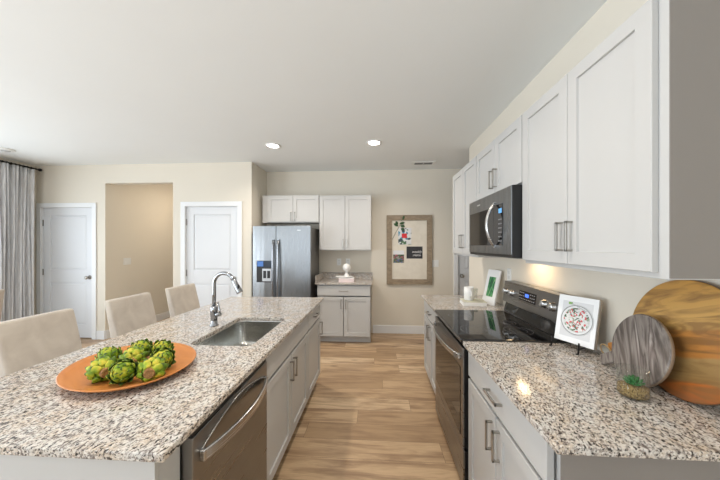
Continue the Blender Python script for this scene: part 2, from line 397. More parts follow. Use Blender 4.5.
def pull(parent, x, z, vertical=True, L=.135, y=0, m=None):
    mb = MB(); w = .011; out = .032
    if vertical:
        mb.box(x-w/2, x+w/2, y-out, y-out+.009, z-L/2, z+L/2)
        for s in (-1, 1): mb.box(x-w/2, x+w/2, y-out, y, z+s*(L/2-.005)-.005, z+s*(L/2-.005)+.005)
    else:
        mb.box(x-L/2, x+L/2, y-out, y-out+.009, z-w/2, z+w/2)
        for s in (-1, 1): mb.box(x+s*(L/2-.005)-.005, x+s*(L/2-.005)+.005, y-out, y, z-w/2, z+w/2)
    return mb.build('handle', m or M_nickel, parent, bevel=.0015)
FACE = {'S': 0, 'W': R(-90), 'E': R(90)}
def base_cabinet(loc, face, w, label, drawers=1, doors=2, depth=.60, group=None, hollow=False, false_front=False, pulls_far=False, ztop=.888, kick=True, handle_side=None, fill_r=0):
    t = thing('base_cabinet', label, 'cabinet', loc, FACE[face], group)
    b = MB(); y0 = .034
    if hollow:
        b.box(0, .018, y0, depth, .10, ztop); b.box(w-.018, w, y0, depth, .10, ztop); b.box(.018, w-.018, y0, depth, .10, .118)
        b.box(.018, w-.018, depth-.012, depth, .118, ztop); b.box(.018, w/2-.006, y0, y0+.02, .118, .700); b.box(w/2+.006, w-.018, y0, y0+.02, .118, .700); b.box(.018, w-.018, y0, y0+.012, .726, ztop)
    else:
        b.box(0, w, y0+.05, depth, .10, ztop)
        e_ = w-fill_r
        b.box(0, w, y0, y0+.0499, .726, ztop)
        for k in range(doors):
            b.box(0 if k == 0 else e_/2+.005, e_/2-.005 if (k == 0 and doors == 2) else w, y0, y0+.0499, .10, .700)
    b.build('body', M_cab, t, bevel=.0015)
    MB().box(0.001, w-.001, y0+.07, y0+.085, 0, .0995).build('toe_kick', M_cab, t)
    g = .009
    dz0 = .722; dz1 = .868
    if drawers:
        dr = MB().box(g, w-fill_r-g, 0, .024, dz0, dz1).build('drawer_front', M_cab, t, bevel=.002)
        if not false_front: pull(dr, (w-fill_r)/2, (dz0+dz1)/2, False)
    n = doors; dw = (w-fill_r-g)/n
    for k in range(n):
        a = g+k*dw; bb = a+dw-g
        d = shaker(MB(), a, bb, .115, .703, t=.024).build('door', M_cab, t)
        if n == 2: hx = bb-.032 if k == 0 else a+.032
        else: hx = bb-.032 if (handle_side or 'r') == 'r' else a+.032
        pull(d, hx, .705-.105)
    return t
def wall_cabinet(loc, face, w, h, label, doors=2, fill=0, fill_r=0, depth=.33, group=None, door_lo=.02, top=.015, handle_side='r', hz=None):
    t = thing('wall_cabinet', label, 'cabinet', loc, FACE[face], group)
    MB().box(0, w, .021, depth, 0, h).build('body', M_cab, t, bevel=.0015)
    g = .004; dw = (w-fill-fill_r-g)/doors
    for k in range(doors):
        a = fill+g+k*dw; bb = a+dw-g
        d = shaker(MB(), a, bb, door_lo, h-top).build('door', M_cab, t)
        hx = (bb-.03 if k == 0 else a+.03) if doors == 2 else (bb-.03 if handle_side == 'r' else a+.03)
        pull(d, hx, door_lo+(hz or .125))
    return t

# ---- right run (faces -X): local x runs toward the camera, so loc y is the far end
DX = .53
cabR = base_cabinet((DX, 1.650, 0), 'W', .782, fill_r=.022, label= 'grey base cabinet with one drawer and two doors below the cookbook and round boards', depth=.655)
# end panel with raised stile, seen under the counter's near end
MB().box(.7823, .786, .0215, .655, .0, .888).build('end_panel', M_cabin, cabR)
base_cabinet((DX, 3.155, 0), 'W', .70, 'narrow grey base cabinet beyond the range, next to the passage', depth=.655)
def slab(name, label, x0, x1, y0, y1, hole=None, z0=.889, z1=.914, loc=None, bevel=.003):
    b = bmesh.new()
    def loop(pts):
        vs = [b.verts.new((x, y, z1)) for x, y in pts]
        return [b.edges.new((vs[i], vs[(i+1) % len(vs)])) for i in range(len(vs))]
    es = loop([(x0, y0), (x1, y0), (x1, y1), (x0, y1)])
    if hole: es += loop(hole)
    if hole: bmesh.ops.triangle_fill(b, use_beauty=True, edges=es)
    else: b.faces.new(b.verts[:])
    r = bmesh.ops.extrude_face_region(b, geom=b.faces[:])
    for v_ in r['geom']:
        if isinstance(v_, bmesh.types.BMVert): v_.co.z = z0
    mb = MB(); mb.b.free(); mb.b = b
    return tag(mb.build(name, M_gran, bevel=bevel), label, 'countertop')
slab('countertop', 'speckled granite countertop carrying the cookbook and round cutting boards', .502, XR-.001, .803, 1.652)
slab('countertop', 'speckled granite countertop beyond the range with the framed green picture', .502, XR-.001, 2.444, 3.175)

UX = .86; UZ = 1.37; UH = .90; UD = XR-UX-.002
w_ = wall_cabinet((UX, 1.698, UZ), 'W', .808, UH, fill_r=.027, label='largest pair of grey shaker wall cabinet doors above the cookbook', depth=UD)
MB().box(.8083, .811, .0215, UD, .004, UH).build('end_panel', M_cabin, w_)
wall_cabinet((UX, 2.452, 1.845), 'W', .75, UZ+UH-1.845, 'short grey wall cabinet directly above the microwave', depth=UD, door_lo=.006, hz=.11)
wall_cabinet((UX, 3.205, UZ), 'W', .75, UH, 'tall grey wall cabinet beyond the microwave at the end of the right run', depth=UD)

# ---- far run (faces -Y)
wall_cabinet((-1.845, 4.33, 1.84), 'S', .925, .44, 'short two-door wall cabinet above the refrigerator', depth=.329, door_lo=.012, hz=.085, fill=.085)
wall_cabinet((-.915, 4.33, 1.395), 'S', .823, .875, 'two-door wall cabinet over the small counter right of the refrigerator', depth=.329, door_lo=.012, hz=.10)
base_cabinet((-.905, 4.105, 0), 'S', .81, 'grey two-door base cabinet right of the refrigerator', depth=.554)
ct = slab('countertop', 'small granite countertop right of the refrigerator under the white ornament', -.93, -.073, 4.08, 4.659)
bsn = MB(); bsn.box(-.93, -.073, 4.637, 4.659, .9141, 1.02); bsn.box(-.93, -.91, 4.11, 4.6369, .9141, 1.02)
bsn.build('backsplash', M_gran, ct, bevel=.002)

# ---- island (cabinets face +X): local x runs away from the camera
IX = -.605
ie = MB(); ie.box(-1.22, IX-.0215, .742, .748, 0, .888)
isl = thing('island_end_panel', 'plain grey panel closing the near end of the island', 'panel', (0, 0, 0))
MB().box(-1.22, IX-.021, .742, .756, 0, .888).build('end_face', M_cab, isl, bevel=.001)
MB().box(IX-.06, IX-.021, .7565, .842, 0, .888).build('filler', M_cab, isl, bevel=.001)
MB().box(-1.235, -1.2205, .742, 2.93, 0, .888).build('seating_side_face', M_cab, isl, bevel=.001)
base_cabinet((IX, 1.458, 0), 'E', .935, 'wide grey island cabinet with false front and two doors under the sink', hollow=True, false_front=True, depth=.614)
base_cabinet((IX, 2.394, 0), 'E', .535, 'narrow grey island cabinet with one drawer and one door at the far end', doors=1, depth=.614)

def rrect(cx, cy, hx, hy, r, n=6):
    pts = []
    for (sx, sy, a0) in ((1, 1, 0), (-1, 1, 90), (-1, -1, 180), (1, -1, 270)):
        for k in range(n+1):
            a = R(a0+90*k/n); pts.append((cx+sx*(hx-r)+r*math.cos(a), cy+sy*(hy-r)+r*math.sin(a)))
    return pts
SC = (-.885, 1.795); SH = (.185, .30)
slab('countertop', 'long granite island countertop with sink cutout', -1.60, -.573, .707, 2.944, hole=rrect(*SC, *SH, .05))
sk = thing('sink', 'stainless steel undermount sink set into the island', 'sink', (SC[0], SC[1], .70))
rings = []
for dx, z, r in ((.012, .1885, .06), (.002, .188, .055), (.002, .18, .055), (-.004, .03, .055), (-.012, .012, .06), (-.03, .002, .06), (-.06, 0, .05)):
    rings.append([(x, y, z) for x, y in rrect(0, 0, SH[0]+dx, SH[1]+dx, r)])
bm_ = MB().loft(rings, cap0=False, cap1=True)
bo = bm_.build('bowl', M_sink, sk, recalc=True)
so = bo.modifiers.new('solid', 'SOLIDIFY'); so.thickness = .0015; so.offset = 1 if False else -1
MB().lathe([(.045, .0005), (.043, .003), (.03, .002), (.012, .001)], n=24).build('drain', M_chrome, sk)

fa = thing('kitchen_faucet', 'tall chrome gooseneck pull-down faucet behind the island sink', 'faucet', (-1.135, 1.86, .914))
MB().lathe([(.029, 0), (.029, .006), (.022, .010), (.022, .065), (.0245, .068), (.0245, .128), (.022, .134), (.0125, .142)], n=24).build('body', M_chrome, fa)
pts = [(0, 0, .14), (0, 0, .22), (0, 0, .29)]
ax = Vector((.93, -.10, 0)).normalized(); rad = .078
for k in range(1, 17):
    a = PI - (PI*.86)*k/16; pts.append((ax.x*(rad+rad*math.cos(a)), ax.y*(rad+rad*math.cos(a)), .29+rad*math.sin(a)))
MB().tube(pts, .0128, 14).build('neck', M_chrome, fa)
p1 = Vector(pts[-1]); dr_ = (p1-Vector(pts[-2])).normalized()
hd = MB().tube([p1-dr_*.004, p1+dr_*.01, p1+dr_*.045, p1+dr_*.075, p1+dr_*.095, p1+dr_*.1], .015, 16, rf=lambda u: .0135+.008*min(1, u*1.4)).build('spray_head', M_chrome, fa)
q = p1+dr_*.06; MB().sphere((q.x, q.y, q.z), .010, sc=(.7, .9, 1.9)).build('spray_button', M_black, hd).location = (.012, -.012, .004)
hb = MB(); hb.cyl((0, 0, .075), (.05, -.01, .085), .0145, 16); hb.build('handle_hub', M_chrome, fa)
MB().tube([(.048, -.009, .087), (.045, -.008, .11), (.03, -.004, .165)], .0055, 10, rf=lambda u: .007-.002*u).build('lever', M_chrome, fa)

# ---- dishwasher
dw = thing('dishwasher', 'stainless steel dishwasher with bowed handle in the island', 'dishwasher', (-.588, .845, 0), R(90))
W_ = .605
MB().box(.002, W_-.002, .045, .60, .10, .878).build('tub', M_black, dw)
MB().box(.01, W_-.01, .09, .10, 0, .0995).build('toe_kick', M_black, dw)
MB().box(.004, W_-.004, 0, .044, .115, .855).build('door', M_dsteel, dw, bevel=.004, seg=3)
MB().box(.006, W_-.006, .006, .044, .8555, .874).build('control_strip', M_black, dw)
ph = []
for k in range(25):
    u = k/24; ph.append((.045+u*(W_-.09), -.012-.046*math.sin(PI*u)**.8, .775))
hm = MB(); hm.loft(strap_rings(ph, .036, .012), smooth=False)
for s in (.045, W_-.045): hm.box(s-.010, s+.010, -.018, 0, .757, .793)
hm.build('handle', M_steel, dw, bevel=.003)
pr = [(.045+(k/24)*(W_-.09), -.0012, .79+.05*math.sin(PI*k/24)) for k in range(25)]
MB().tube(pr, .0022, 6).build('handle_recess_lip', M_steel, dw)

# ---- range
RY = 2.440; RW = .784
rg = thing('range', 'black and stainless electric range with glass cooktop and oven', 'range', (.505, RY, 0), FACE['W'])
rb = MB(); rb.box(.003, RW-.003, .05, .672, .02, .895); rb.box(RW-.0195, RW, .0, .672, .8952, .915); rb.box(.008, RW-.008, .0145, .0499, .055, .258)
rb.build('body', M_black, rg, bevel=.002)
MB().box(.03, RW-.03, .09, .64, 0, .0195).build('base', M_black, rg)
ck = MB().box(0, RW-.020, -.004, .575, .8955, .917).build('cooktop', M_blackgl, rg, bevel=.004, seg=3)
MB().box(.0, RW-.02, -.0075, -.0042, .897, .913).build('front_trim', M_dsteel, ck, bevel=.001)
m_ring = mat('cooktop_ring_grey', (.16, .16, .17), .25)
for cx, cy, r in ((.2, .15, .085), (.57, .15, .10), (.2, .42, .075), (.57, .42, .085), (.385, .44, .05)):
    b = MB()
    for rr in (r, r*.62):
        b.lathe([(rr-.0015, .9171), (rr-.0015, .9174), (rr+.0015, .9174), (rr+.0015, .9171)], (cx, cy, 0), 40, cap0=False, cap1=False)
    b.build('burner_ring', m_ring, ck)
ov = MB().box(.006, RW-.006, .0, .010, .27, .865).build('oven_door', M_dsteel, rg, bevel=.003, seg=2)
MB().box(.008, RW-.008, .0105, .0495, .275, .86).build('door_liner', M_black, ov)
MB().box(.05, RW-.05, -.0025, .0, .33, .74).build('oven_window', M_blackgl, ov, bevel=.001)
ph = [(.05+(k/20)*(RW-.10), -.015-.042*math.sin(PI*k/20)**.7, .805) for k in range(21)]
hm = MB(); hm.loft(strap_rings(ph, .032, .014), smooth=False)
for s in (.05, RW-.05): hm.box(s-.012, s+.012, -.02, 0, .787, .823)
hm.build('oven_handle', M_steel, ov, bevel=.004)
MB().box(.006, RW-.006, .002, .014, .05, .262).build('bottom_drawer', M_dsteel, rg, bevel=.004, seg=3)
# backguard leaning back slightly
bgd = MB().prism([(.585, 1.0), (.672, 1.0), (.672, 1.175), (.59, 1.175), (.572, 1.02), (.572, 1.004)], 'x', 0.0, RW).build('backguard', M_dsteel, rg, bevel=.003)
# face plane from (y .572, z 1.0) to (.59, 1.175)
fa_t = math.atan2(.018, .175)
def bgM(x, z):  # frame on the sloping face: local x along, y outward(-), z up
    y = .572+(z-1.0)*.018/.175
    return Matrix.Translation((x, y, z)) @ Matrix.Rotation(-fa_t, 4, 'X')
MB().prism([(.577, .9178), (.672, .9178), (.672, .9998), (.600, .9998)], 'x', .004, RW-.004).build('lower_riser', M_blackgl, bgd)
MB().box(-.11, .11, -.004, .001, -.036, .036, bgM(.37, 1.10)).build('control_panel', M_blackgl, bgd, bevel=.001)
kb = MB()
for i in range(-4, 5):
    for j in range(-1, 2):
        if abs(i) < 2 and j > -1: continue
        kb.box(i*.023-.006, i*.023+.006, -.005, -.0042, j*.022-.0025, j*.022+.0025, bgM(.37, 1.10))
kb.build('touch_labels', mat('pale_touch_labels', (.4, .4, .42), .5), bgd)
MB().box(-.024, .024, -.0055, -.0042, -.004, .02, bgM(.37, 1.10)).build('clock_display', mat('blue_clock_display', (.02, .05, .2), .3, emit=(.06, .16, .75), estr=1.5), bgd)
for kx in (.05, .15, .58, .67):
    Mk = bgM(kx, 1.095) @ Matrix.Rotation(R(90), 4, 'X')
    kn = MB().lathe([(.030, 0), (.030, .005), (.0255, .008), (.0245, .024), (.021, .028), (.002, .0285)], n=24, M=Mk).build('knob', M_steel, bgd)
    MB().box(-.003, .003, -.0305, -.028, -.020, .018, bgM(kx, 1.095)).build('knob_pointer', M_steel, kn)

# ---- microwave over the range
mw = thing('microwave', 'stainless over-the-range microwave with black window and bowed handle', 'microwave', (.80, 2.450, 1.40), FACE['W'])
MW = .75; MH = .438
MB().box(.002, MW-.002, .0065, .385, .0, MH).build('body', M_black, mw, bevel=.003)
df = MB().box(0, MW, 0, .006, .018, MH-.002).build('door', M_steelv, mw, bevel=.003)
MB().box(.03, .50, -.003, .0, .075, .335).build('door_window', M_blackgl, df, bevel=.001)
MB().box(.503, .64, -.003, .0, .075, .345).build('control_panel', M_blackgl, df, bevel=.001)
MB().box(.585, .63, -.0042, -.003, .285, .315).build('clock_display', mat('pale_blue_display', (.1, .3, .5), .3, emit=(.12, .35, .8), estr=.6), df)
kb = MB()
for i in range(3):
    for j in range(6): kb.box(.583+i*.017, .593+i*.017, -.0042, -.003, .10+j*.028, .108+j*.028)
kb.build('keypad', mat('grey_keypad', (.25, .25, .26), .5), df)
ph = [(.535, -.012-.05*math.sin(PI*k/20)**.8, .07+.285*k/20) for k in range(21)]
hm = MB(); hm.tube(ph, .0125, 12, flat=(.7, 1.2))
for z in (.07, .355): hm.box(.523, .547, -.018, -.003, z-.008, z+.008)
hm.build('handle', M_steel, df)
MB().box(.19, .25, -.0012, 0, .385, .395).build('badge', mat('pale_badge', (.75, .75, .75), .3, .8), df)
MB().box(.02, MW-.02, .04, .37, -.006, .0).build('vent_base', M_dsteel, mw)
MB().box(.33, .43, .235, .285, -.008, -.006).build('cooktop_lamp', mat('warm_lamp_lens', (1, .9, .7), .4, emit=(1, .72, .40), estr=18), mw)
l = area('microwave_cooktop_light', (.375, .27, -.012), (R(22), 0, 0), .14, .06, .8, (1, .70, .40)); l.parent = mw

# ---- refrigerator
fx0, fx1, FY = -1.845, -.972, 4.0
fr = thing('refrigerator', 'stainless side-by-side refrigerator with dispenser beside the tall wall corner', 'refrigerator', (fx0, FY, 0))
FW = fx1-fx0; FH = 1.765; SP = .355
MB().box(.01, FW-.01, .062, .64, .02, FH-.02).build('case', mat('fridge_side_grey', (.17, .165, .16), .45, .3), fr, bevel=.003)
MB().box(.03, FW-.03, .08, .6, 0, .0195).build('base', M_black, fr)
def bowed(x0, x1, z0, z1, b=.012, t=.058):
    n = 12; mbx = MB()
    f = [(x0+(x1-x0)*k/n, -b*math.sin(PI*(.12+.76*k/n))+.004) for k in range(n+1)]
    poly = f+[(x1, t), (x0, t)]
    mbx.prism(poly, 'z', z0, z1); return mbx
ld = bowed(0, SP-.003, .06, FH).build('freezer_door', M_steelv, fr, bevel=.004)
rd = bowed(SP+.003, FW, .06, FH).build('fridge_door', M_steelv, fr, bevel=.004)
for o_, x in ((ld, SP-.035), (rd, SP+.04)):
    ph = [(x, -.03-.022*math.sin(PI*k/16)**.6, .55+1.0*k/16) for k in range(17)]
    hm = MB(); hm.tube(ph, .0135, 12)
    for z in (.55, 1.55): hm.box(x-.012, x+.012, -.035, 0, z-.012, z+.012)
    hm.build('handle', M_chrome, o_)
dp = MB(); z0, z1, x0, x1 = .93, 1.25, .065, .295
dp.box(x0, x1, -.0125, .0, z1-.10, z1)
dp.build('dispenser_panel', mat('dispenser_panel_black', (.02, .03, .05), .15), ld, bevel=.001)
MB().box(x0+.01, x0+.10, -.0137, -.0125, z1-.085, z1-.01).build('dispenser_screen', mat('blue_screen', (.03, .09, .25), .3, emit=(.06, .2, .6), estr=.45), ld)
rc = MB(); rc.box(x0, x0+.008, -.0125, 0, z0, z1-.1005); rc.box(x1-.008, x1, -.0125, 0, z0, z1-.1005); rc.box(x0+.008, x1-.008, -.0125, .0, z0, z0+.01); rc.box(x0+.008, x1-.008, -.009, -.0085, z0+.01, z1-.1005)
rc.build('dispenser_niche', M_black, ld)
MB().box(x0+.085, x1-.012, -.012, -.0092, z0+.015, z0+.20).build('dispenser_back', mat('pale_dispenser_grey', (.55, .57, .6), .3, .3), ld)
pd = MB(); pd.box(x0+.10, x0+.145, -.0145, -.012, z0+.06, z0+.17); pd.box(x0+.16, x0+.205, -.0145, -.012, z0+.06, z0+.17); pd.build('dispenser_paddles', M_black, ld)
MB().box(FW-.20, FW-.15, -.0115, -.006, 1.695, 1.703).build('badge', mat('pale_badge2', (.75, .75, .75), .3, .8), rd)

# ------------------------------------------------------------------ seating
def stool(name, label, cat, seat_z, top_z, loc, rot, group=None):
    """upholstered chair facing local +x, back at local x=0"""
    t = thing(name, label, cat, loc, rot, group)
    w = .395
    def cush(rings_, nm):
        mb = MB(); mb.loft(rings_, smooth=False)
        return mb.build(nm, M_chair, t, bevel=.016, seg=4)
    sm_ = lambda o_: [setattr(p, 'use_smooth', True) for p in o_.data.polygons]
    b = MB(); n = 10; rings_ = []
    for k in range(n+1):
        u = k/n; z = seat_z-.09+(top_z-seat_z+.09)*u; lean = .03-.11*u**1.2; th = .085-.035*u; ww = w/2*(.97+.03*u)
        rings_.append([(lean-th, -ww, z), (lean, -ww, z), (lean, ww, z), (lean-th, ww, z)])
    o_ = cush(rings_, 'backrest'); sm_(o_)
    b = MB().box(.034, .43, -w/2, w/2, seat_z-.09, seat_z); o_ = b.build('seat', M_chair, t, bevel=.025, seg=4); sm_(o_)
    for lx, ly in ((-.05, -1), (-.05, 1), (.40, -1), (.40, 1)):
        y = ly*(w/2-.03); s = .019; k2 = -.04 if lx < 0 else .02
        MB().loft([[(lx+k2-s*.7, y-s*.7, 0), (lx+k2+s*.7, y-s*.7, 0), (lx+k2+s*.7, y+s*.7, 0), (lx+k2-s*.7, y+s*.7, 0)],
                   [(lx-s, y-s, seat_z-.091), (lx+s, y-s, seat_z-.091), (lx+s, y+s, seat_z-.091), (lx-s, y+s, seat_z-.091)]], smooth=False).build('leg', M_darkwood, t, bevel=.003)
    if seat_z > .55:
        MB().box(.405, .425, -w/2+.05, w/2-.05, .22, .25).build('footrest', M_darkwood, t, bevel=.003)
    return t
st0 = stool('counter_stool', 'cream upholstered counter stool nearest the camera at the island', 'stool', .66, 1.05, (-1.97, 1.555, 0), 0, 'cream stools along the island')
for y, lb in ((2.19, 'middle one of the three cream counter stools at the island'), (2.80, 'cream counter stool farthest from the camera, behind the faucet')):
    c = copy_tree(st0); c.location = (-1.97, y, 0); c['label'] = lb
stool('dining_chair', 'cream upholstered dining chair cut by the left edge of the picture', 'chair', .48, 1.02, (-4.01, 2.46, 0), R(176))

# curtain and rod
ct_ = thing('window_curtain', 'floor-length grey striated curtain beside the left window', 'curtain', (XL+.1, 3.735, 0))
cb = MB(); rows = 24; n = 90; rings_ = []
for j in range(rows+1):
    u = j/rows; z = .02+2.63*u; row = []
    for k in range(n+1):
        s = k/n; amp = .042*(1-.25*u)
        yy = -.21+.42*s + .012*math.sin(s*31+u*3); xx = amp*math.sin(s*2*PI*8.5+.4*math.sin(5*u)) + .012*math.sin(s*47+2*u)
        row.append((xx+.02, yy*(1.0-.06*math.sin(u*3)), z))
    rings_.append(row)
cb.loft(rings_, cap0=False, cap1=False, closed=False)
co = cb.build('drape', M_curt, ct_, recalc=False); so = co.modifiers.new('solid', 'SOLIDIFY'); so.thickness = .003
for k in range(9):
    y = -.19+.047*k; MB().lathe([(.016, -.003), (.020, 0), (.016, .003)], (0, 0, 0), 16, Matrix.Translation((.02, y, 2.665)) @ Matrix.Rotation(R(90), 4, 'X'), cap0=False, cap1=False).build('ring', M_iron, ct_)
rod = thing('curtain_rod', 'black metal curtain rod above the left window', 'curtain rod', (XL+.12, 2.35, 2.665))
MB().cyl((0, -1.45, 0), (0, 1.66, 0), .012).build('pole', M_iron, rod)
MB().sphere((0, 1.68, 0), .024).build('finial', M_iron, rod)
MB().box(-.119, .01, 1.33, 1.35, -.01, .01).build('bracket', M_iron, rod)

# ------------------------------------------------------------------ platter with artichokes
pl = thing('serving_platter', 'oval orange wood serving platter on the island', 'platter', (-1.10, 1.185, .9142), math.atan2(.56, -.83))
MB().lathe([(.001, .0), (.55, .0), (.78, .006), (.92, .018), (1.0, .031), (.985, .034), (.9, .024), (.75, .014), (.5, .010), (.001, .009)], n=56, sx=.283, sy=.238, cap0=False, cap1=False).build('dish', M_platter, pl)

m_art = mat('artichoke_green', (.3, .4, .05), .5, spec=.35)
_c = coords(m_art); _n = N(m_art, 'ShaderNodeTexNoise', Scale=26.0, Detail=3.0); ln(m_art, _c, _n.inputs['Vector'])
_cc = ramp(m_art, _n.outputs[0], [(.30, (.05, .11, .008)), (.44, (.17, .28, .015)), (.54, (.36, .42, .03)), (.66, (.62, .50, .05)), (.8, (.45, .25, .04))])
ln(m_art, _cc, bs(m_art).inputs['Base Color'])
m_tip_shade = mat('artichoke_tip_and_shade', (.07, .12, .02), .6)
m_cut = wood('artichoke_cut_stem', [(.3, (.12, .045, .012)), (.7, (.42, .22, .07))], (60, 60, 60), .7)
def artichoke_meshes(seed, fat=1.0):
    rnd = random.Random(seed); mb = MB()
    Rr, Lh = .040*fat, .095
    # core, axis z: stem end z=0, tip z=L
    prof = []
    def rad(u): return Rr*(.25+.75*math.sin(min(1, u*1.9)*PI/2)) if u < .55 else Rr*max(.10, math.cos((u-.55)/.45*PI/2)**.7)
    for k in range(13):
        u = k/12; prof.append((rad(u)*.9, u*Lh))
    mb.lathe(prof, n=20)
    g = 2.39996; nb = 34
    for i in range(nb):
        u = .08+.80*(i/nb)**.9; a = i*g; r = rad(u)
        size = .0245*(1-.35*u)*(.9+.2*rnd.random()); out = .8+.7*rnd.random()
        base = Vector((r*math.cos(a), r*math.sin(a), u*Lh-.006)); rd_ = Vector((math.cos(a), math.sin(a), 0)); tg = Vector((-math.sin(a), math.cos(a), 0))
        sl_ = (rad(min(.99, u+.15))-rad(u))/(.15*Lh); ax_ = (Vector((0, 0, 1))+rd_*max(-1.2, min(.8, sl_))).normalized(); nr = tg.cross(ax_).normalized()
        if nr.dot(rd_) < 0 and abs(nr.z) < .9: nr = -nr
        rings_ = []
        for j in range(6):
            v = j/5; wd = size*.62*math.sin(PI*(.25+.70*v))**.8; lift = .0035*math.sin(v*PI)+out*.006*v*v; c0 = base+ax_*(size*1.55*v)+nr*lift
            rw = []
            for q_ in range(5):
                s = (q_-2)/2; rw.append(c0+tg*wd*s-nr*(wd*.35*s*s))
            bk = [c0+tg*wd*s_-nr*(wd*.35*s_*s_+.0022) for s_ in (1, 0, -1)]
            rings_.append(rw+bk)
        n0 = len(mb.b.faces); mb.loft(rings_); mb.b.faces.ensure_lookup_table()
        for q_, f_ in enumerate(mb.b.faces[n0:]):
            if q_ < 40 and (q_ % 8 in (4, 5, 6, 7) or q_ >= 32): f_.material_index = 1  # dark tips, plus undersides darkened as shade between the bracts
    fs = mb.b.faces
    return mb
arts = [
 # x, y, direction of the tip (stem end is opposite), label
 (-1.108, 1.052, (-.85, .45, .05), 'left artichoke of the front row, brown cut base showing'),
 (-1.008, 1.040, (.15, -.75, .45), 'green middle artichoke of the front row'),
 (-.908, 1.062, (-.45, .85, -.05), 'right artichoke of the front row, round cut base facing the camera'),
 (-1.195, 1.165, (-.3, -.2, .8), 'artichoke at the back left of the platter heap'),
 (-1.080, 1.162, (-.45, .6, .1), 'artichoke in the middle of the heap, half hidden by the front row'),
 (-1.135, 1.262, (.2, -.3, .8), 'topmost yellow-green artichoke at the back of the heap'),
 (-1.035, 1.265, (.5, -.2, .6), 'artichoke at the back right of the heap'),
 (-.950, 1.165, (.6, -.45, .45), 'rightmost yellow-green artichoke of the heap'),
]
for i, (x, y, d, lb) in enumerate(arts):
    d = Vector(d).normalized(); L_ = .095
    rot = Vector((0, 0, 1)).rotation_difference(d).to_matrix().to_4x4()
    c0 = Vector((x, y, .9145+.012+.0445)) - d*(L_*.45)
    a = thing('artichoke', lb, 'artichoke', tuple(c0), rot.to_euler()[:], 'artichokes on the platter')
    artichoke_meshes(i, 1.05).build('bracts', [m_art, m_tip_shade], a)
    MB().lathe([(.0165, -.004), (.0185, -.001), (.021, .010)], n=16).build('stem', m_cut, a)

# ------------------------------------------------------------------ things on the right counter
def leaning(name, label, cat, loc, rz, tilt, group=None):
    return thing(name, label, cat, loc, (-tilt, 0, rz), group)
M_board = mat('round_board_wood', (.5, .3, .1), .35)
_t = coords(M_board, (1, 1, 1), (0, R(17), 0))
_s = N(M_board, 'ShaderNodeSeparateXYZ'); _nn = N(M_board, 'ShaderNodeTexNoise', Scale=3.0, Detail=5.0, Distortion=1.2)
_mp = N(M_board, 'ShaderNodeMapping'); _mp.inputs['Scale'].default_value = (1.5, 1, 9); ln(M_board, _t, _mp.inputs[0]); ln(M_board, _mp.outputs[0], _nn.inputs['Vector'])
ln(M_board, _t, _s.inputs[0])
_ma = N(M_board, 'ShaderNodeMapRange'); _ma.inputs['From Min'].default_value = 0.0; _ma.inputs['From Max'].default_value = .42; _w = N(M_board, 'ShaderNodeTexNoise', Scale=5.0, Detail=2.0); ln(M_board, _t, _w.inputs['Vector'])
_ad = N(M_board, 'ShaderNodeMath', operation='MULTIPLY_ADD'); _ad.inputs[1].default_value = .05; ln(M_board, _w.outputs[0], _ad.inputs[0]); ln(M_board, _s.outputs['Z'], _ad.inputs[2]); ln(M_board, _ad.outputs[0], _ma.inputs[0])
_b1 = ramp(M_board, _ma.outputs[0], [(0, (.26, .09, .03)), (.18, (.46, .13, .025)), (.20, (.28, .16, .055)), (.39, (.38, .235, .09)), (.41, (.46, .19, .045)), (.62, (.50, .22, .055)), (.64, (.60, .36, .115)), (1, (.52, .28, .07))])
_b2 = mix(M_board, ramp(M_board, _nn.outputs[0], [(.38, (.75, .75, .75)), (.56, (0, 0, 0))]), _b1, (.20, .10, .035))
ln(M_board, _b2, bs(M_board).inputs['Base Color'])
M_marble = mat('grey_striped_board', (.3, .28, .26), .3)
_t = rcoords(M_marble, (0, R(24), 0), (16, 3, 2.0)); _nn = N(M_marble, 'ShaderNodeTexNoise', Scale=1.6, Detail=7.0, Distortion=.8); ln(M_marble, _t, _nn.inputs['Vector'])
_c1 = ramp(M_marble, _nn.outputs[0], [(.32, (.05, .04, .035)), (.44, (.14, .115, .10)), (.53, (.27, .235, .21)), (.60, (.10, .08, .07)), (.68, (.24, .20, .18)), (.76, (.50, .47, .43))])
ln(M_marble, _c1, bs(M_marble).inputs['Base Color'])
def round_board(name, label, loc, tilt, r, th, m, ang, hl, hw, rz, medge):
    t = leaning(name, label, 'cutting board', loc, rz, tilt)
    cz = r
    prof = [(r-.004, 0), (r, .004), (r, th-.004), (r-.004, th)]
    Mr = Matrix.Translation((0, 0, cz)) @ Matrix.Rotation(R(-90), 4, 'X')
    bo_ = MB().lathe(prof, n=72, M=Mr).build('board', [m, medge], t)
    for p in bo_.data.polygons:
        if abs(p.normal.y) < .3: p.material_index = 1
    # handle toward local angle (x left negative)
    dx, dz = math.cos(ang), math.sin(ang); Mh = Matrix.Translation((0, 0, cz)) @ Matrix.Rotation(-ang, 4, 'Y')
    hb_ = MB(); hb_.box(r*.96, r+hl, .001, th-.001, -hw/2, hw/2, Mh)
    hb_.build('handle', m, t, bevel=.006, seg=3)
    return t, Vector((dx*(r+hl*.7), 0, cz+dz*(r+hl*.7)))
lt_ = math.atan2(.055, .42)
tb, hp = round_board('round_wood_board', 'large round striped wood cutting board leaning on the wall', (1.098, 1.097, .9150), lt_, .218, .024, M_board, R(180+26), .140, .05, R(-93), wood('board_bark_edge', [(.3, (.09, .05, .025)), (.7, (.16, .09, .045))]))
rp = []
for k in range(15):
    a = 2*PI*k/14; rp.append((hp.x-.035-.035*math.cos(a), -.006-.012*math.sin(a), hp.z-.035+.03*math.sin(a)))
MB().tube(rp, .0028, 8).build('jute_loop', mat('jute', (.45, .30, .14), .9), tb)
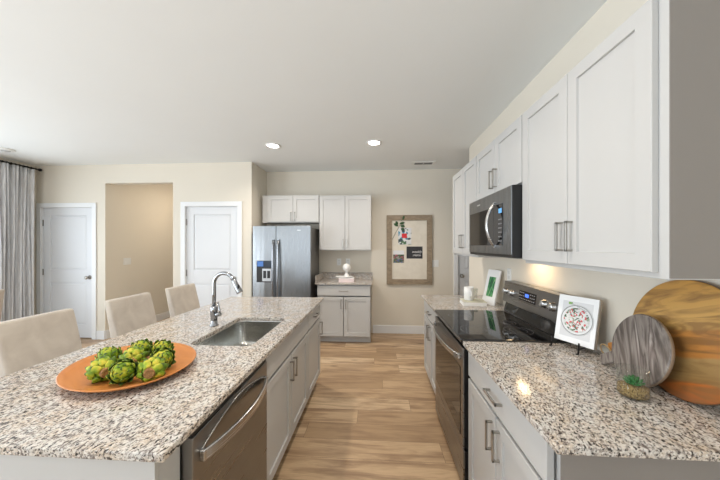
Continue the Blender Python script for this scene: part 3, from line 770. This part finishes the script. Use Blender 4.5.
tb2, hp2 = round_board('round_stone_board', 'smaller round grey streaked board leaning on the large wood board', (1.030, 1.197, .9150), math.atan2(.060, .28), .142, .018, M_marble, R(180+34), .078, .05, R(-97), wood('stone_board_edge', [(.3, (.22, .15, .10)), (.7, (.30, .22, .15))]))

# succulent jar
jr = thing('succulent_jar', 'clear glass jar with gravel and a green succulent in front of the grey board', 'terrarium', (.948, 1.085, .9144))
jr.scale = (.77, .77, .77)
MB().lathe([(.001, 0), (.052, 0), (.058, .004), (.060, .012), (.060, .135), (.0575, .135), (.0575, .014), (.050, .007), (.001, .007)], n=40, cap0=False, cap1=False).build('glass', M_glass, jr)
m_grav = mat('tan_gravel', (.4, .27, .12), .9)
_v = N(m_grav, 'ShaderNodeTexVoronoi', Scale=230.0); ln(m_grav, coords(m_grav), _v.inputs['Vector'])
ln(m_grav, ramp(m_grav, _v.outputs['Color'], [(.1, (.08, .045, .015)), (.4, (.30, .18, .06)), (.8, (.50, .34, .14))]), bs(m_grav).inputs['Base Color']); bump(m_grav, _v.outputs[0], .8, .004)
gv = MB().lathe([(.001, .0075), (.050, .0078), (.0565, .015), (.0565, .050), (.03, .057), (.001, .060)], n=32, cap0=False, cap1=False).build('gravel', m_grav, jr)
sc_ = MB(); 
for ring_, (cnt, rr, up, sz) in enumerate(((8, .026, .35, .036), (7, .018, .8, .036), (5, .009, 1.8, .034))):
    for k in range(cnt):
        a = 2*PI*k/cnt+ring_*.5; dv = Vector((math.cos(a), math.sin(a), up)).normalized(); s0 = Vector((.004, 0, .058))
        sc_.tube([s0, s0+dv*sz*.4, s0+dv*sz*.8, s0+dv*sz*1.15+Vector((0, 0, .004))], .007, 8, rf=lambda u: .0045+.0075*math.sin(PI*min(1, u*.9+.12)), flat=(.55, 1))
sc_.build('succulent', mat('succulent_green', (.02, .15, .03), .45), jr)

# cookbook on black stand
bk = leaning('cookbook', 'white cookbook with a plate of salad on its cover, standing open-faced on a black holder', 'book', (1.006, 1.636, .949), R(-90+24), R(11))
BW, BH = .197, .252
MB().box(.0, BW, .0, .004, 0, BH).build('cover', mat('white_cover', (.86, .86, .86), .3), bk, bevel=.001)
MB().box(.002, BW-.004, .0041, .022, .003, BH-.003).build('pages', mat('page_edges', (.62, .58, .52), .8), bk)
MB().box(0, BW, .0221, .026, 0, BH).build('back_cover', mat('tan_back_cover', (.42, .33, .24), .6), bk)
mp_ = mat('printed_grey_ground', (.70, .70, .71), .4)
MB().box(.025, BW-.022, -.0006, 0, .03, BH-.03).build('cover_photo', mp_, bk)
Mr = Matrix.Translation((BW*.52, -.0006, BH*.50)) @ Matrix.Rotation(R(90), 4, 'X')
MB().lathe([(.082, 0), (.080, .0006), (.001, .0008)], n=48, M=Mr).build('plate_print', mat('plate_white_print', (.80, .80, .80), .4), bk)
MB().lathe([(.079, .0008), (.075, .0010), (.0745, .0008)], n=48, M=Mr, cap0=False, cap1=False).build('plate_rim_line', mat('plate_rim_grey', (.3, .3, .3), .4), bk)
m_salad = mat('salad_print', (.5, .5, .4), .4)
_v = N(m_salad, 'ShaderNodeTexVoronoi', Scale=115.0); ln(m_salad, coords(m_salad, (1, 0, 1)), _v.inputs['Vector'])
_sp = N(m_salad, 'ShaderNodeSeparateColor'); ln(m_salad, _v.outputs['Color'], _sp.inputs[0])
ln(m_salad, ramp(m_salad, _sp.outputs[0], [(0, (.75, .74, .72)), (.40, (.10, .14, .08)), (.58, (.62, .62, .60)), (.72, (.62, .09, .10)), (.84, (.28, .36, .25)), (.93, (.8, .78, .75))], 'CONSTANT'), bs(m_salad).inputs['Base Color'])
MB().lathe([(.064, .0010), (.062, .0014), (.001, .0014)], n=40, M=Mr).build('salad_print', m_salad, bk)
MB().box(.055, .075, -.0014, -.0006, BH-.047, BH-.035).build('herb_print', mat('herb_green_print', (.2, .4, .08), .4), bk)
MB().box(0, .085, -.0018, -.0008, -.0015, .0015, Matrix.Translation((.068, 0, BH-.04)) @ Matrix.Rotation(R(22), 4, 'Y')).build('fork_print', mat('fork_grey_print', (.35, .35, .36), .4), bk)
# holder
es = thing('book_stand', 'black iron easel holding up the white cookbook', 'book stand', (1.006, 1.636, .9142), R(-90+24))
e = MB()
for x in (.012, .150):
    e.tube([(x, -.034, .056), (x, -.034, .030), (x, -.028, .026), (x, .06, .030)], .0042, 8)     # lip and shelf
    e.tube([(x, -.034, .030), (x, -.040, .003), (x, -.052, .003)], .0044, 8)                        # foot
    e.tube([(x, .036, .030), (x, .075, .14)], .0032, 8)
e.tube([(.03, .05, .030), (.155, .05, .030)], .003, 8); e.tube([(.03, .075, .14), (.0925, .083, .17), (.155, .075, .14)], .003, 8)
e.build('frame', M_iron, es)
lg = MB(); lg.tube([(.0925, .083, .17), (.0925, .115, .004)], .003, 8); lg.build('rear_leg', M_iron, es)

# far right counter: book, cup, glass, framed picture
wb = thing('flat_book', 'thin white book lying flat under the white cup', 'book', (.915, 2.70, .9142), R(-6))
MB().box(-.105, .105, -.09, .09, .0, .004).build('cover', mat('white_book_cover', (.80, .79, .77), .5), wb)
MB().box(-.103, .103, -.088, .088, .0041, .032).build('pages', mat('cream_pages', (.80, .79, .76), .8), wb)
MB().box(-.105, .105, -.09, .09, .0321, .036).build('front_cover', mat('olive_cream_cover', (.60, .58, .46), .5), wb)
cp = thing('white_cup', 'plain white faceted cup on the flat book', 'cup', (.885, 2.725, .9504))
MB().lathe([(.001, 0), (.040, 0), (.044, .01), (.047, .06), (.043, .125), (.040, .125), (.043, .06), (.040, .012), (.001, .008)], n=14, cap0=False, cap1=False).build('cup_wall', mat('white_ceramic', (.84, .84, .83), .3), cp)
MB().tube([(.0, -.045, .10), (.0, -.075, .09), (.0, -.08, .06), (.0, -.047, .035)], .005, 8).build('handle', mat('white_ceramic2', (.84, .84, .83), .3), cp)
gl = thing('glass_vase', 'small clear glass votive behind the white cup', 'vase', (.985, 2.90, .9143))
MB().lathe([(.001, 0), (.036, 0), (.040, .02), (.050, .12), (.047, .12), (.037, .02), (.001, .008)], n=8, cap0=False, cap1=False).build('glass', M_glass, gl)
pf = leaning('framed_picture', 'white framed picture with a green abstract print leaning behind the range', 'picture', (1.028, 2.79, .9142), R(-90+17), R(14))
PW, PH = .170, .335
MB().box(0, PW, 0, .014, 0, PH).build('frame', mat('white_frame', (.82, .82, .82), .4), pf, bevel=.002)
m_gp = mat('green_abstract_print', (.05, .25, .12), .4)
_n = N(m_gp, 'ShaderNodeTexNoise', Scale=14.0, Detail=4.0, Distortion=2.0); ln(m_gp, coords(m_gp, (1.6, 1, .6), (0, .5, 0)), _n.inputs['Vector'])
ln(m_gp, ramp(m_gp, _n.outputs[0], [(.35, (.02, .07, .035)), (.48, (.03, .20, .07)), (.58, (.10, .34, .14)), (.70, (.30, .45, .22))]), bs(m_gp).inputs['Base Color'])
MB().box(.042, .128, -.001, 0, .075, .265).build('print', m_gp, pf)

# ------------------------------------------------------------------ back counter ornament
m_pw = mat('matte_white_ornament', (.86, .85, .84), .5)
b1 = thing('decor_book', 'white and pink closed book, lower of the two under the ornament', 'book', (-.475, 4.30, .9142), R(4))
MB().box(-.115, .115, -.085, .085, 0, .052).build('pages', mat('white_pages', (.80, .76, .74), .8), b1)
MB().box(-.118, .118, -.088, .088, .0521, .058).build('cover', m_pw, b1)
MB().box(-.118, .118, -.0895, -.0855, 0, .052).build('spine', mat('pink_white_spine', (.78, .66, .66), .6), b1)
b2 = thing('decor_tray', 'thin white tray lying on the book below the ornament', 'tray', (-.51, 4.29, .9724+.0003))
MB().lathe([(.001, .0), (.10, 0), (.135, .012), (.14, .022), (.134, .022), (.1, .006), (.001, .006)], n=30, cap0=False, cap1=False, sy=.65).build('dish', m_pw, b2)
orn = thing('sphere_ornament', 'white ball finial on a small turned pedestal on the back counter', 'ornament', (-.475, 4.30, .979))
MB().lathe([(.045, 0), (.045, .012), (.038, .022), (.034, .04), (.020, .058), (.017, .08), (.024, .094)], n=26).build('pedestal', m_pw, orn)
MB().sphere((0, 0, .150), .062, nu=26, nv=16).build('ball', m_pw, orn)

# outlets and switches
def plate(name, label, loc, rz, w=.072, hh=.115, kind='outlet'):
    t = thing(name, label, 'outlet' if kind == 'outlet' else 'light switch', loc, rz)
    MB().box(-w/2, w/2, -.006, 0, -hh/2, hh/2).build('cover_plate', M_white, t, bevel=.002)
    if kind == 'outlet':
        for s in (-1, 1): MB().box(-.016, .016, -.0075, -.006, s*.022-.013, s*.022+.013).build('socket', mat('socket_white', (.7, .7, .68), .4), t)
    else:
        n_ = 2 if w > .1 else 1
        for k in range(n_):
            cx = (k-(n_-1)/2)*.046; MB().box(cx-.016, cx+.016, -.009, -.006, -.032, .032).build('rocker', M_white, t, bevel=.001)
    return t
plate('wall_outlet', 'white wall outlet above the small counter, left of the ornament ball', (-.643, YB-.0001, 1.195), 0)
plate('wall_outlet', 'white wall outlet half hidden behind the ornament ball', (-.49, YB-.0001, 1.195), 0)
plate('wall_switch', 'white double light switch right of the pinboard', (.965, YB-.0001, 1.175), 0, .115, .115, 'switch')
plate('wall_switch', 'white double light switch on the hallway wall', (OP[0]+.0001, 4.46, 1.205), R(90), .14, .115, 'switch')
plate('wall_outlet', 'white wall outlet on the right wall between the green picture and the range', (XR-.0001, 2.56, 1.21), R(-90))

# ------------------------------------------------------------------ pinboard
pb = thing('pinboard', 'cream linen pinboard in a weathered wood frame on the far wall', 'pinboard', (.16, YB-.002, .825))
BW, BH, fw = .752, 1.155, .088
f = MB()
f.prism([(0, 0), (BW, 0), (BW-fw, fw), (fw, fw)], 'y', -.035, 0); f.prism([(0, BH), (fw, BH-fw), (BW-fw, BH-fw), (BW, BH)], 'y', -.035, 0)
f.prism([(0, 0), (fw, fw), (fw, BH-fw), (0, BH)], 'y', -.035, 0); f.prism([(BW, 0), (BW, BH), (BW-fw, BH-fw), (BW-fw, fw)], 'y', -.035, 0)
f.build('frame', M_frame, pb, bevel=.002)
MB().box(fw, BW-fw, -.015, 0, fw, BH-fw).build('linen', fabric('cream_linen', (.72, .66, .56), (.78, .72, .62)), pb)
def card(name, label, cat, x0, x1, z0, z1, m, rot=0):
    t = thing(name, label, cat, (.16+(x0+x1)/2, YB-.0175, .825+(z0+z1)/2), (0, rot, 0))
    w, h_ = (x1-x0)/2, (z1-z0)/2
    MB().box(-w, w, -.0015, 0, -h_, h_).build('sheet', m, t)
    return t, w, h_
def pxz(px, py):   # pinboard picture position -> board x, z
    a = math.atan(17/F_PX); r = (px-360)/F_PX; dx = r*math.cos(a)-math.sin(a); dy = r*math.sin(a)+math.cos(a); t = 4.645/dy
    return dx*t-.16, 1.474+(245.5-py)/F_PX*t-.825
m_mag = mat('collage_print', (.6, .6, .6), .5)
_v = N(m_mag, 'ShaderNodeTexVoronoi', Scale=24.0); ln(m_mag, coords(m_mag, (1, 0, 1)), _v.inputs['Vector']); _sp = N(m_mag, 'ShaderNodeSeparateColor'); ln(m_mag, _v.outputs['Color'], _sp.inputs[0])
ln(m_mag, ramp(m_mag, _sp.outputs[0], [(0, (.72, .72, .73)), (.45, (.05, .08, .09)), (.62, (.08, .30, .45)), (.75, (.75, .75, .75)), (.9, (.10, .20, .10))], 'CONSTANT'), bs(m_mag).inputs['Base Color'])
x0, z1 = pxz(398.3, 228); x1, z0 = pxz(411.3, 244.5)
cg, w, h_ = card('collage_card', 'white card with a red and blue collage pinned at the top of the board', 'card', x0, x1, z0, z1, m_mag)
MB().box(-.05, .035, -.0022, -.0015, -.03, .045).build('red_patch', mat('red_print', (.68, .03, .04), .5), cg)
x0, z1 = pxz(406.5, 246.5); x1, z0 = pxz(422.5, 258.6)
bc, w, h_ = card('chalk_card', 'black card with white handwriting on the pinboard', 'card', x0, x1, z0, z1, mat('black_card', (.035, .035, .04), .6))
m_ink = mat('white_ink', (.8, .8, .8), .6)
for txt, zz, xx in (('weekly', -.005, .035), ('menu', -.06, .035)):
    cu = bpy.data.curves.new('handwriting', 'FONT'); cu.body = txt; cu.size = .058; cu.align_x = 'CENTER'; cu.extrude = .0004; cu.shear = .3
    cu.materials.append(m_ink); tmp = bpy.data.objects.new('tmp', cu); COL.objects.link(tmp); bpy.context.view_layer.update()
    me = bpy.data.meshes.new_from_object(tmp.evaluated_get(bpy.context.evaluated_depsgraph_get())); bpy.data.objects.remove(tmp)
    o_ = bpy.data.objects.new('handwriting', me); COL.objects.link(o_); o_.parent = bc; o_.location = (xx, -.0022, zz); o_.rotation_euler = (R(90), 0, 0)
x0, z1 = pxz(393.3, 250.5); x1, z0 = pxz(404, 262.8)
m_ph = mat('small_photo_print', (.3, .3, .3), .5)
_v = N(m_ph, 'ShaderNodeTexVoronoi', Scale=38.0); ln(m_ph, coords(m_ph, (1, 0, 1)), _v.inputs['Vector']); _sp = N(m_ph, 'ShaderNodeSeparateColor'); ln(m_ph, _v.outputs['Color'], _sp.inputs[0])
ln(m_ph, ramp(m_ph, _sp.outputs[0], [(0, (.06, .09, .05)), (.3, (.35, .10, .12)), (.45, (.10, .16, .08)), (.65, (.30, .26, .24)), (.8, (.10, .14, .25))], 'CONSTANT'), bs(m_ph).inputs['Base Color'])
sp_, w, h_ = card('small_photo', 'small white-topped photo at the left of the pinboard', 'photo', x0, x1, z0, z1, m_ph)
MB().box(-w, w, -.0021, -.0015, h_*.35, h_).build('white_top', mat('white_photo_top', (.75, .75, .76), .5), sp_)
sg = thing('leaf_sprig', 'green leafy sprig pinned at the upper left of the board', 'sprig', (.16+.095, YB-.02, .825+.77))
s_ = MB().tube([(.0, -.003, -.02), (.06, -.004, .10), (.115, -.008, .20), (.15, -.01, .27)], .0028, 6).build('stem', mat('sprig_stem', (.10, .09, .04), .7), sg)
lf = MB()
for (x, z, a, L2) in ((.15, .29, 60, .10), (.12, .24, 15, .085), (.10, .20, 150, .09), (.13, .21, -10, .08), (.085, .22, 110, .07), (.14, .16, -20, .06)):
    p = Vector((x, -.010, z)); d = Vector((math.cos(R(a)), -.1, math.sin(R(a))))
    lf.tube([p, p+d*L2*.3, p+d*L2*.7, p+d*L2], .02, 8, rf=lambda u: .002+.020*math.sin(PI*u)**.8, flat=(1, .12) if abs(a) > 400 else (1, .2))
lf.build('leaves', mat('sprig_green', (.04, .10, .035), .6), sg)

# hall lamp so that the hallway is lit as by its own ceiling fixture
hl = thing('hall_ceiling_lamp', 'small ceiling lamp inside the hallway beyond the opening', 'light', (-3.30, 5.25, H))
MB().lathe([(.10, 0), (.10, -.02), (.06, -.05), (.001, -.06)], n=28).build('shade', mat_lamp, hl)
l = area('hall_lamp_light', (0, 0, -.07), (0, 0, 0), .2, .2, 8, (1, .84, .66)); l.parent = hl
